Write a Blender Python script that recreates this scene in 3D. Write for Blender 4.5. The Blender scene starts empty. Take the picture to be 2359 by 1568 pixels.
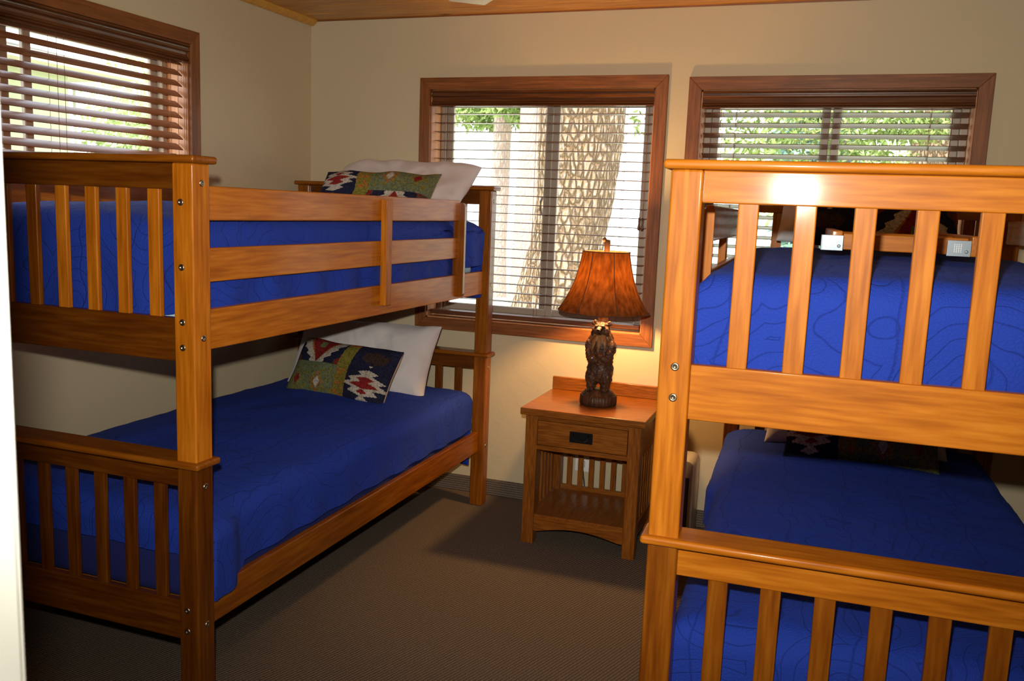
import bpy, bmesh, math, random
from mathutils import Vector, Matrix, noise
S = bpy.context.scene
COL = S.collection
PI = math.pi
rnd = random.Random(7)

# ------------------------------------------------------------------ camera, world, lights, exposure
FPX = 2016.4
CAM = Vector((2.5231, -3.9403, 1.4080))
yaw, pitch, roll = 0.3401, -0.1484, 0.0394
Fv = Vector((-math.sin(yaw)*math.cos(pitch), math.cos(yaw)*math.cos(pitch), math.sin(pitch)))
Rv = Vector((math.cos(yaw), math.sin(yaw), 0)); Uv = Rv.cross(Fv)
R2 = Rv*math.cos(roll)+Uv*math.sin(roll); U2 = -Rv*math.sin(roll)+Uv*math.cos(roll)
cd = bpy.data.cameras.new('camera'); cam = bpy.data.objects.new('camera', cd); COL.objects.link(cam)
cam.matrix_world = Matrix(((R2.x, U2.x, -Fv.x, CAM.x), (R2.y, U2.y, -Fv.y, CAM.y), (R2.z, U2.z, -Fv.z, CAM.z), (0, 0, 0, 1)))
cd.sensor_width = 36; cd.lens = FPX/2359*36; cd.clip_start = 0.02; cd.clip_end = 200
cd.dof.use_dof = True; cd.dof.focus_distance = 3.0; cd.dof.aperture_fstop = 14
S.camera = cam
S.view_settings.view_transform = 'Standard'; S.view_settings.look = 'None'
S.view_settings.exposure = 0.0; S.view_settings.gamma = 1.0; S.view_settings.use_curve_mapping = False
S.cycles.max_bounces = 8; S.cycles.diffuse_bounces = 4; S.cycles.transparent_max_bounces = 24
S.cycles.caustics_reflective = False; S.cycles.caustics_refractive = False

w = bpy.data.worlds.new('sky'); S.world = w; w.use_nodes = True
nt = w.node_tree; nt.nodes.clear()
wo = nt.nodes.new('ShaderNodeOutputWorld'); bg = nt.nodes.new('ShaderNodeBackground')
tc = nt.nodes.new('ShaderNodeTexCoord'); sp = nt.nodes.new('ShaderNodeSeparateXYZ'); cr = nt.nodes.new('ShaderNodeValToRGB')
nt.links.new(tc.outputs['Generated'], sp.inputs[0]); nt.links.new(sp.outputs[2], cr.inputs[0])
cr.color_ramp.elements[0].position = 0.0; cr.color_ramp.elements[0].color = (1, 1, 0.97, 1)
cr.color_ramp.elements[1].position = 0.6; cr.color_ramp.elements[1].color = (0.72, 0.86, 1, 1)
nt.links.new(cr.outputs[0], bg.inputs[0]); bg.inputs[1].default_value = 5.0
nt.links.new(bg.outputs[0], wo.inputs[0])

def lamp(name, kind, loc, energy, color, **kw):
    l = bpy.data.lights.new(name, kind); l.energy = energy; l.color = color
    for k, v in kw.items(): setattr(l, k, v)
    o = bpy.data.objects.new(name, l); COL.objects.link(o); o.location = loc
    return o
sun = lamp('sun', 'SUN', (0, 0, 20), 11.0, (1, 0.93, 0.8), angle=0.01)
sun.rotation_euler = Vector((0.10, 0.5, -1)).to_track_quat('-Z', 'Y').to_euler()
# the camera's flash, a small tube just above and left of the lens
fl = lamp('camera_flash', 'SPOT', CAM+U2*0.115-R2*0.03+Fv*0.02, 235, (1, 0.95, 0.84), spot_size=math.radians(104), spot_blend=1.0, shadow_soft_size=0.018)
fl.rotation_euler = (Fv+U2*0.22+R2*0.05).to_track_quat('-Z', 'Y').to_euler()
sl = lamp('camera_flash_spill', 'SPOT', fl.location, 26, (1, 0.95, 0.84), spot_size=math.radians(165), spot_blend=0.5, shadow_soft_size=0.018)
sl.rotation_euler = Fv.to_track_quat('-Z', 'Y').to_euler()

# ------------------------------------------------------------------ materials
def lk(t, a, b): t.links.new(a, b)
def mat(name, base=(.5, .5, .5), rough=.5, metal=0, coat=0, spec=.5):
    m = bpy.data.materials.new(name); m.use_nodes = True
    b = m.node_tree.nodes['Principled BSDF']
    b.inputs['Base Color'].default_value = (*base, 1); b.inputs['Roughness'].default_value = rough
    b.inputs['Metallic'].default_value = metal; b.inputs['Coat Weight'].default_value = coat
    b.inputs['Coat Roughness'].default_value = .09; b.inputs['Specular IOR Level'].default_value = spec
    return m
def N(m, t, **kw):
    n = m.node_tree.nodes.new('ShaderNode'+t)
    for k, v in kw.items():
        if hasattr(n, k): setattr(n, k, v)
        else: n.inputs[k].default_value = v
    return n
def bump(m, src, strength=.3, dist=.005):
    b = N(m, 'Bump'); b.inputs['Strength'].default_value = strength; b.inputs['Distance'].default_value = dist
    lk(m.node_tree, src, b.inputs['Height']); lk(m.node_tree, b.outputs[0], m.node_tree.nodes['Principled BSDF'].inputs['Normal'])
    return b
def ramp(m, src, stops):
    r = N(m, 'ValToRGB'); e = r.color_ramp.elements
    while len(e) < len(stops): e.new(.5)
    for i, (p, c) in enumerate(stops): e[i].position = p; e[i].color = (*c, 1)
    lk(m.node_tree, src, r.inputs[0]); return r
def wood(name, axis, dark, mid, light, rough=.3, coat=.35, scale=1.0, knots=False, spec=.4):
    m = mat(name, mid, rough, 0, coat, spec); m.node_tree.nodes['Principled BSDF'].inputs['Coat Roughness'].default_value = .12
    t = m.node_tree; pb = t.nodes['Principled BSDF']
    tc = N(m, 'TexCoord'); oi = N(m, 'ObjectInfo'); add = N(m, 'VectorMath', operation='ADD')
    mul = N(m, 'VectorMath', operation='SCALE'); mul.inputs['Scale'].default_value = 9
    cx = N(m, 'CombineXYZ')
    for i in range(3): lk(t, oi.outputs['Random'], cx.inputs[i])
    lk(t, cx.outputs[0], mul.inputs[0]); lk(t, tc.outputs['Object'], add.inputs[0]); lk(t, mul.outputs[0], add.inputs[1])
    mp = N(m, 'Mapping'); sc = [16*scale]*3; sc[axis] = 1.1*scale; mp.inputs['Scale'].default_value = sc
    lk(t, add.outputs[0], mp.inputs[0])
    n1 = N(m, 'TexNoise'); n1.inputs['Scale'].default_value = 1.0; n1.inputs['Detail'].default_value = 2; n1.inputs['Distortion'].default_value = 0.6
    lk(t, mp.outputs[0], n1.inputs['Vector'])
    wv = N(m, 'Math', operation='MULTIPLY'); wv.inputs[1].default_value = 26; lk(t, n1.outputs['Fac'], wv.inputs[0])
    sn = N(m, 'Math', operation='SINE'); lk(t, wv.outputs[0], sn.inputs[0])
    n2 = N(m, 'TexNoise'); n2.inputs['Scale'].default_value = 7.0; n2.inputs['Detail'].default_value = 4
    lk(t, mp.outputs[0], n2.inputs['Vector'])
    mx = N(m, 'Math', operation='MULTIPLY_ADD'); mx.inputs[1].default_value = .07; lk(t, sn.outputs[0], mx.inputs[0]); lk(t, n2.outputs['Fac'], mx.inputs[2])
    n3 = N(m, 'TexNoise'); n3.inputs['Scale'].default_value = 3.0; lk(t, add.outputs[0], n3.inputs['Vector'])
    m2 = N(m, 'Math', operation='MULTIPLY_ADD'); m2.inputs[1].default_value = .32; lk(t, n3.outputs['Fac'], m2.inputs[0]); lk(t, mx.outputs[0], m2.inputs[2])
    r = ramp(m, m2.outputs[0], [(.40, dark), (.66, mid), (.92, light)])
    src = r.outputs[0]
    if knots:
        vo = N(m, 'TexVoronoi'); vo.inputs['Scale'].default_value = 1.0
        mk = N(m, 'Mapping'); s2 = [7.5]*3; s2[axis] = 3.2; mk.inputs['Scale'].default_value = s2
        lk(t, tc.outputs['Object'], mk.inputs[0]); lk(t, mk.outputs[0], vo.inputs['Vector'])
        rk = ramp(m, vo.outputs['Distance'], [(.03, (0, 0, 0)), (.14, (1, 1, 1))])
        mm = N(m, 'MixRGB'); mm.inputs[1].default_value = (.10, .035, .008, 1); lk(t, rk.outputs[0], mm.inputs[0]); lk(t, src, mm.inputs[2]); src = mm.outputs[0]
    lk(t, src, pb.inputs['Base Color'])
    bump(m, n2.outputs['Fac'], .03, .001)
    return m
HB = ((.29, .077, .002), (.41, .122, .005), (.51, .175, .012))
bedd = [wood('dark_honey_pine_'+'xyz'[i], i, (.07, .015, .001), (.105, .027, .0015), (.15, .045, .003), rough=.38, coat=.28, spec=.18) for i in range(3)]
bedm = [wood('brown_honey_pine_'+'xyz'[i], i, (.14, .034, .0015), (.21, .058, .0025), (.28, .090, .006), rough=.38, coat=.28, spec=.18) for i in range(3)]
bedw = [wood('honey_pine_'+'xyz'[i], i, *HB, rough=.45, coat=.13, spec=.15) for i in range(3)]
NB = ((.13, .036, .003), (.22, .065, .006), (.32, .105, .012))
nsw = [wood('oak_'+'xyz'[i], i, *NB, rough=.35, coat=.25, scale=2.2, spec=.3) for i in range(3)]
CB = ((.13, .040, .008), (.20, .063, .013), (.28, .095, .022))
csw = [wood('casing_wood_'+'xyz'[i], i, *CB, rough=.5, coat=.04) for i in range(3)]
jamb_m = wood('jamb_wood', 2, (.42, .17, .07), (.52, .22, .09), (.6, .28, .13), rough=.4, coat=.2)
BB = ((.19, .062, .020), (.27, .092, .030), (.35, .13, .048))
blw = wood('blind_wood', 0, *BB, rough=.4, coat=.2)
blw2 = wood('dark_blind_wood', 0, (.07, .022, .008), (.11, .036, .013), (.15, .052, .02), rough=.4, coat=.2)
vlw = wood('valance_wood', 0, (.07, .022, .006), (.11, .036, .010), (.15, .052, .016), rough=.35, coat=.3)
ceil_m = wood('ceiling_pine', 0, (.36, .14, .02), (.52, .23, .035), (.64, .32, .06), rough=.4, coat=.15, scale=.8, knots=True)
trim_m = wood('ceiling_trim_pine', 1, (.46, .2, .02), (.56, .27, .035), (.66, .34, .05), rough=.4)
steel = mat('bolt_steel', (.45, .4, .3), .3, 1)
chrome = mat('galvanised_plate', (.20, .24, .28), .4, .4)
white_plastic = mat('white_plastic', (.8, .8, .8), .4)
black_metal = mat('black_metal', (.012, .012, .014), .35, .6)
cord_m = mat('cord_brown', (.25, .1, .05), .8)
black_cord = mat('black_cord', (.01, .01, .01), .5)
taupe = mat('window_vinyl', (.36, .29, .23), .4)
silver = mat('silver_plastic', (.62, .60, .58), .3, .2)
dark_panel = mat('dark_panel', (.03, .035, .045), .3)
pale_trim = mat('door_frame_white', (.62, .62, .56), .5)

def wall_material():
    m = mat('cream_wall', (.57, .475, .315), .75, spec=.25); t = m.node_tree
    tc = N(m, 'TexCoord'); n = N(m, 'TexNoise'); n.inputs['Scale'].default_value = 14; n.inputs['Detail'].default_value = 3
    lk(t, tc.outputs['Object'], n.inputs['Vector'])
    r = ramp(m, n.outputs['Fac'], [(.5, (0, 0, 0)), (.56, (1, 1, 1))]); bump(m, r.outputs[0], .22, .0012)
    return m
wall_m = wall_material()
def carpet_material(name, rot, ax=0):
    m = mat(name, (.1, .07, .05), .95, spec=.1); t = m.node_tree
    tc = N(m, 'TexCoord'); mp = N(m, 'Mapping'); mp.inputs['Rotation'].default_value = (0, ax, rot); lk(t, tc.outputs['Object'], mp.inputs[0])
    wv = N(m, 'TexWave'); wv.inputs['Scale'].default_value = 28; wv.inputs['Distortion'].default_value = .6; wv.inputs['Detail'].default_value = 3
    lk(t, mp.outputs[0], wv.inputs['Vector'])
    n = N(m, 'TexNoise'); n.inputs['Scale'].default_value = 260; n.inputs['Detail'].default_value = 2; lk(t, tc.outputs['Object'], n.inputs['Vector'])
    mul = N(m, 'Math', operation='MULTIPLY_ADD'); mul.inputs[1].default_value = .35; lk(t, wv.outputs['Fac'], mul.inputs[0]); lk(t, n.outputs['Fac'], mul.inputs[2])
    r = ramp(m, mul.outputs[0], [(.3, (.055, .042, .034)), (.62, (.115, .088, .068)), (.95, (.22, .17, .13))])
    lk(t, r.outputs[0], t.nodes['Principled BSDF'].inputs['Base Color']); bump(m, mul.outputs[0], .6, .006)
    return m
carpet = carpet_material('ribbed_carpet', .35)
carpet_b = carpet_material('ribbed_carpet_strip', 0, PI/2)

def quilt_material():
    m = mat('blue_quilt', (.013, .035, .33), .85, spec=.2); t = m.node_tree
    b = t.nodes['Principled BSDF']; b.inputs['Sheen Weight'].default_value = .04; b.inputs['Sheen Tint'].default_value = (.2, .3, 1, 1); b.inputs['Sheen Roughness'].default_value = .4
    tc = N(m, 'TexCoord'); nz = N(m, 'TexNoise'); nz.inputs['Scale'].default_value = 5; lk(t, tc.outputs['Object'], nz.inputs['Vector'])
    ad = N(m, 'MixRGB', blend_type='ADD'); ad.inputs[0].default_value = .12; lk(t, tc.outputs['Object'], ad.inputs[1]); lk(t, nz.outputs['Color'], ad.inputs[2])
    v = N(m, 'TexVoronoi', feature='DISTANCE_TO_EDGE'); v.inputs['Scale'].default_value = 115; lk(t, ad.outputs[0], v.inputs['Vector'])
    v2 = N(m, 'TexVoronoi'); v2.inputs['Scale'].default_value = 3.6; lk(t, ad.outputs[0], v2.inputs['Vector'])
    q1 = N(m, 'Math', operation='MULTIPLY'); q1.inputs[1].default_value = 55; lk(t, v2.outputs['Distance'], q1.inputs[0]); q2 = N(m, 'Math', operation='SINE'); lk(t, q1.outputs[0], q2.inputs[0])
    wv = N(m, 'TexWave'); wv.wave_profile = 'SIN'; wv.inputs['Scale'].default_value = 1.9; wv.inputs['Distortion'].default_value = .15; lk(t, ad.outputs[0], wv.inputs['Vector'])
    r0 = ramp(m, v.outputs['Distance'], [(0, (0, 0, 0)), (.2, (1, 1, 1))])
    r1 = ramp(m, q2.outputs[0], [(.9, (1, 1, 1)), (.975, (.8, .8, .8)), (.998, (.1, .1, .1))])
    r2 = ramp(m, wv.outputs['Fac'], [(0, (.3, .3, .3)), (.003, (1, 1, 1))])
    a = N(m, 'Math', operation='MULTIPLY'); lk(t, r1.outputs[0], a.inputs[0]); lk(t, r2.outputs[0], a.inputs[1])
    s = N(m, 'Math', operation='MULTIPLY_ADD'); s.inputs[1].default_value = .30; lk(t, r0.outputs[0], s.inputs[0]); lk(t, a.outputs[0], s.inputs[2])
    bump(m, s.outputs[0], .5, .004)
    rc = ramp(m, s.outputs[0], [(.1, (.009, .027, .23)), (.75, (.010, .032, .265)), (1.25, (.0125, .040, .33))]); lk(t, rc.outputs[0], b.inputs['Base Color'])
    return m
quilt_m = quilt_material()
quilt_back = mat('quilt_lining', (.35, .40, .5), .9)
mattress_m = mat('mattress_ticking', (.45, .62, .72), .9)
navy_m = mat('navy_mattress_cover', (.006, .012, .12), .9)
def linen(name, c):
    m = mat(name, c, .85, spec=.15); t = m.node_tree
    m.node_tree.nodes['Principled BSDF'].inputs['Sheen Weight'].default_value = .1
    tc = N(m, 'TexCoord'); n = N(m, 'TexNoise'); n.inputs['Scale'].default_value = 5; n.inputs['Detail'].default_value = 1; n.inputs['Distortion'].default_value = 1.2
    lk(t, tc.outputs['Object'], n.inputs['Vector']); bump(m, n.outputs['Fac'], .8, .03)
    return m
white_m = linen('white_pillowcase', (.62, .58, .58))
backing_m = linen('cream_backing', (.55, .42, .26))
def attr_material(name, rough=.95):
    m = mat(name, (.5, .5, .5), rough, spec=.1); t = m.node_tree
    a = N(m, 'Attribute'); a.attribute_name = 'weave'; tc = N(m, 'TexCoord')
    n = N(m, 'TexNoise'); n.inputs['Scale'].default_value = 120; n.inputs['Detail'].default_value = 2; lk(t, tc.outputs['Object'], n.inputs['Vector'])
    r = ramp(m, n.outputs['Fac'], [(.3, (.55, .55, .55)), (.7, (1.2, 1.2, 1.2))])
    x = N(m, 'MixRGB', blend_type='MULTIPLY'); x.inputs[0].default_value = 1; lk(t, a.outputs['Color'], x.inputs[1]); lk(t, r.outputs[0], x.inputs[2])
    lk(t, x.outputs[0], t.nodes['Principled BSDF'].inputs['Base Color']); bump(m, n.outputs['Fac'], .5, .003)
    return m
kilim_m = attr_material('kilim_weave')
def glass_material():
    m = bpy.data.materials.new('window_glass'); m.use_nodes = True; t = m.node_tree; t.nodes.clear()
    o = t.nodes.new('ShaderNodeOutputMaterial'); mx = t.nodes.new('ShaderNodeMixShader'); tr = t.nodes.new('ShaderNodeBsdfTransparent'); g = t.nodes.new('ShaderNodeBsdfGlossy')
    g.inputs['Roughness'].default_value = .02; mx.inputs[0].default_value = .05
    lk(t, tr.outputs[0], mx.inputs[1]); lk(t, g.outputs[0], mx.inputs[2]); lk(t, mx.outputs[0], o.inputs[0]); return m
glass_m = glass_material()

# ------------------------------------------------------------------ mesh helpers
def tag(o, label=None, cat=None, group=None, kind=None):
    for k, v in (('label', label), ('category', cat), ('group', group), ('kind', kind)):
        if v: o[k] = v
    return o
def empty(name, loc=(0, 0, 0), rz=0, **kw):
    o = bpy.data.objects.new(name, None); COL.objects.link(o); o.location = loc; o.rotation_euler = (0, 0, rz); o.empty_display_size = .1
    return tag(o, **kw)
def obj(name, bm, m, parent=None, smooth=False, auto=None):
    me = bpy.data.meshes.new(name); bm.to_mesh(me); bm.free()
    for x in (m if isinstance(m, (list, tuple)) else [m]): me.materials.append(x)
    if smooth:
        for p in me.polygons: p.use_smooth = True
        if auto:
            me.set_sharp_from_angle(angle=auto)
    o = bpy.data.objects.new(name, me); COL.objects.link(o)
    if parent: o.parent = parent
    return o
def box(bm, a, b, bev=0.0, seg=2, M=None):
    a = Vector(a); b = Vector(b); c = (a+b)/2; s = b-a
    nb = bmesh.new(); bmesh.ops.create_cube(nb, size=1)
    bmesh.ops.scale(nb, vec=s, verts=nb.verts)
    if bev > 0: bmesh.ops.bevel(nb, geom=nb.edges[:], offset=min(bev, min(abs(s.x), abs(s.y), abs(s.z))*.45), segments=seg, profile=.5, affect='EDGES')
    bmesh.ops.translate(nb, vec=c, verts=nb.verts)
    if M is not None: bmesh.ops.transform(nb, matrix=M, verts=nb.verts)
    merge(bm, nb)
def merge(bm, nb, mi=None):
    vm = {v: bm.verts.new(v.co) for v in nb.verts}
    for f in nb.faces:
        try:
            nf = bm.faces.new([vm[v] for v in f.verts]); nf.material_index = f.material_index if mi is None else mi; nf.smooth = f.smooth
        except ValueError: pass
    nb.free()
def wn(o, bev=1):
    if bev > 0:
        w_ = o.modifiers.new('normals', 'WEIGHTED_NORMAL'); w_.weight = 100; w_.keep_sharp = True
    return o
def bx(name, a, b, m, parent=None, bev=.003, seg=2):
    bm = bmesh.new(); box(bm, a, b, bev, seg); return wn(obj(name, bm, m, parent, smooth=bev > 0), bev)
def tube(bm, pts, r, n=8, cap=True):
    pts = [Vector(p) for p in pts]; rings = []
    rr = r if isinstance(r, (list, tuple)) else [r]*len(pts)
    up = Vector((0, 0, 1))
    for i, p in enumerate(pts):
        d = (pts[min(i+1, len(pts)-1)]-pts[max(i-1, 0)]).normalized()
        a = d.cross(up)
        if a.length < 1e-3: a = d.cross(Vector((1, 0, 0)))
        a.normalize(); b = d.cross(a).normalized()
        rings.append([bm.verts.new(p+(a*math.cos(2*PI*k/n)+b*math.sin(2*PI*k/n))*rr[i]) for k in range(n)])
    for r0, r1 in zip(rings[:-1], rings[1:]):
        for k in range(n): bm.faces.new((r0[k], r0[(k+1) % n], r1[(k+1) % n], r1[k]))
    if cap:
        bm.faces.new(rings[0][::-1]); bm.faces.new(rings[-1])
def lathe(bm, prof, n=48, c=(0, 0), fn=None):
    rings = []
    for r, z in prof:
        rings.append([bm.verts.new((c[0]+(r*(fn(2*PI*k/n, z) if fn else 1))*math.cos(2*PI*k/n), c[1]+(r*(fn(2*PI*k/n, z) if fn else 1))*math.sin(2*PI*k/n), z)) for k in range(n)])
    for r0, r1 in zip(rings[:-1], rings[1:]):
        for k in range(n): bm.faces.new((r0[k], r0[(k+1) % n], r1[(k+1) % n], r1[k]))
    return rings
def prism(bm, poly, axis, a, b):
    # poly: list of 2D points in the other two axes, extruded along axis from a to b
    def P(p, t):
        q = list(p); q.insert(axis, t); return q
    v0 = [bm.verts.new(P(p, a)) for p in poly]; v1 = [bm.verts.new(P(p, b)) for p in poly]; n = len(poly)
    for i in range(n): bm.faces.new((v0[i], v0[(i+1) % n], v1[(i+1) % n], v1[i]))
    bm.faces.new(v0[::-1]); bm.faces.new(v1)
    bmesh.ops.recalc_face_normals(bm, faces=bm.faces[:])

# ------------------------------------------------------------------ room shell
ZC = 2.3009; TW = -0.0294; XR = 3.42; YF = -3.62
W2 = (0.6157, 1.8092, 0.8093, 2.0145); W3 = (1.8999, 3.0787, 0.8093, 2.0033)
CW = .055                                                     # casing width
def struct(name, bm, m, parent=None, **k):
    o = obj(name, bm, m, parent, **k)
    if parent is None: o['kind'] = 'structure'
    return o
def wall_with_holes(x0, x1, z1, holes, y0, y1):
    bm = bmesh.new(); xs = [x0]
    for (a, b, c, d) in sorted(holes):
        box(bm, (xs[-1], y0, 0), (a, y1, z1)); box(bm, (a, y0, 0), (b, y1, c)); box(bm, (a, y0, d), (b, y1, z1)); xs.append(b)
    box(bm, (xs[-1], y0, 0), (x1, y1, z1)); return bm
def hole(W): return (W[0]+CW, W[1]-CW, W[2]+CW, W[3]-CW)
struct('wall_back', wall_with_holes(-.16, XR+.1, ZC+.1, [hole(W2), hole(W3)], 0, .16), wall_m)
W1 = (-2.28, -0.8276, 1.06, 2.0822)
lw = struct('wall_left', wall_with_holes(-3.9, 0, ZC+.1, [hole(W1)], 0, .16), wall_m)
lw.rotation_euler = (0, 0, PI/2+TW)
b = bmesh.new(); box(b, (XR, -3.62, 0), (XR+.1, 0, ZC+.1)); struct('wall_right', b, wall_m)
b = bmesh.new(); box(b, (-.3, YF-.12, 0), (2.12, YF, ZC+.1)); box(b, (2.94, YF-.12, 0), (XR+.1, YF, ZC+.1)); box(b, (2.12, YF-.12, 2.06), (2.94, YF, ZC+.1)); struct('wall_front', b, wall_m)
b = bmesh.new(); box(b, (1.2, -5.3, 0), (XR+.1, -5.2, ZC+.1)); box(b, (1.1, -5.3, 0), (1.2, YF-.12, ZC+.1)); box(b, (XR, -5.2, 0), (XR+.1, YF-.12, ZC+.1)); struct('wall_hall', b, wall_m)
b = bmesh.new(); box(b, (-.35, -5.3, -.1), (XR+.1, .16, 0)); struct('floor', b, carpet)
bm = bmesh.new(); box(bm, (-.35, -5.3, ZC+.012), (XR+.1, .16, ZC+.1)); y = .0
while y > -5.3:
    box(bm, (-.2, y-.1385, ZC), (XR+.05, y, ZC+.014), .0035, 1); y -= .14
struct('ceiling', bm, ceil_m)
bm = bmesh.new(); prism(bm, [(0, ZC), (-.0, ZC-.022), (-.008, ZC-.028), (-.02, ZC-.022), (-.032, ZC-.01), (-.036, ZC)], 0, -3.6, 0)
o = struct('trim_1', bm, trim_m); o.rotation_euler = (0, 0, PI/2+TW)
bm = bmesh.new(); prism(bm, [(0, ZC), (0, ZC-.006), (-.004, ZC-.006), (-.006, ZC)], 0, .03, XR); struct('trim_2', bm, csw[0])
bm = bmesh.new(); box(bm, (-.0, -.012, 0), (XR, -.0005, .08), .003, 1); struct('baseboard_back', bm, carpet_b)
bm = bmesh.new(); box(bm, (-3.6, -.012, 0), (-.012, -.0005, .08), .003, 1); o = struct('baseboard_left', bm, carpet_b); o.rotation_euler = (0, 0, PI/2+TW)
# door frame around the camera's doorway
d = empty('door_1', (2.119, YF, 0), kind='structure')
bx('jamb', (0, -.125, 0), (.02, .004, 2.06), pale_trim, d, .001); bx('jamb', (.81, -.125, 0), (.83, .004, 2.06), pale_trim, d, .001); bx('jamb', (0, -.125, 2.04), (.83, .004, 2.06), pale_trim, d, .001)
bx('casing', (-.055, .0, 0), (.012, .014, 2.1), pale_trim, d, .002); bx('casing', (.818, .0, 0), (.885, .014, 2.1), pale_trim, d, .002)

# windows: built in a frame whose x runs along the wall, y points outdoors
def window(idx, W, origin, rz, mull, handle=None):
    x0, x1, z0, z1 = W; e = empty('window_%d' % idx, origin, rz, kind='structure')
    h = hole(W); c = CW
    def miter(name, pts, axis, m):
        bm = bmesh.new(); prism(bm, pts, 1, -.018, 0); bmesh.ops.bevel(bm, geom=[ed for ed in bm.edges], offset=.0015, segments=1, affect='EDGES'); obj(name, bm, m, e)
    miter('casing', [(x0, z1), (x1, z1), (x1-c, z1-c), (x0+c, z1-c)], 0, csw[0])
    miter('casing', [(x0, z0), (x0+c, z0+c), (x1-c, z0+c), (x1, z0)], 0, csw[0])
    miter('casing', [(x0, z0), (x0, z1), (x0+c, z1-c), (x0+c, z0+c)], 2, csw[2])
    miter('casing', [(x1, z0), (x1-c, z0+c), (x1-c, z1-c), (x1, z1)], 2, csw[2])
    a, b_, zz0, zz1 = h; t = .006
    bm = bmesh.new()
    box(bm, (a, -.002, zz0), (a+t, .15, zz1)); box(bm, (b_-t, -.002, zz0), (b_, .15, zz1)); box(bm, (a, -.002, zz0), (b_, .15, zz0+t)); box(bm, (a, -.002, zz1-t), (b_, .15, zz1))
    obj('jamb', bm, jamb_m, e)
    # vinyl frame and two sashes
    F0, F1 = .105, .155; g = .028
    bm = bmesh.new()
    box(bm, (a+t, F0, zz0+t), (a+t+g, F1, zz1-t), .003, 1); box(bm, (b_-t-g, F0, zz0+t), (b_-t, F1, zz1-t), .003, 1)
    box(bm, (a+t, F0, zz0+t), (b_-t, F1, zz0+t+g), .003, 1); box(bm, (a+t, F0, zz1-t-g), (b_-t, F1, zz1-t), .003, 1)
    obj('window_frame', bm, taupe, e)
    for (p, q, y0, y1) in ((a+t+g, mull[1], .118, .138), (mull[0], b_-t-g, .133, .150)):
        s = empty('sash'); s.parent = e
        bm = bmesh.new(); k = .034; u0, u1 = zz0+t+g, zz1-t-g
        box(bm, (p, y0, u0), (p+k, y1, u1), .003, 1); box(bm, (q-k, y0, u0), (q, y1, u1), .003, 1); box(bm, (p+k, y0, u0), (q-k, y1, u0+k), .003, 1); box(bm, (p+k, y0, u1-k), (q-k, y1, u1), .003, 1)
        obj('sash_frame', bm, taupe, s)
        bm = bmesh.new(); ym = (y0+y1)/2; box(bm, (p+k-.004, ym-.002, u0+k-.004), (q-k+.004, ym+.002, u1-k+.004)); obj('pane', bm, glass_m, s)
    if handle:
        bm = bmesh.new(); hx, hz = handle
        tube(bm, [(hx, .118, hz+.045), (hx-.006, .104, hz+.04), (hx-.012, .095, hz+.02), (hx-.012, .095, hz-.02), (hx-.006, .104, hz-.04), (hx, .118, hz-.045)], .006, 8); obj('handle', bm, taupe, e, True)
    return e
window(1, W1, (0, 0, 0), PI/2+TW, (-1.640, -1.525))
window(2, W2, (0, 0, 0), 0, (1.212, 1.285), (1.225, 1.43))
window(3, W3, (0, 0, 0), 0, (2.452, 2.53))

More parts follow.
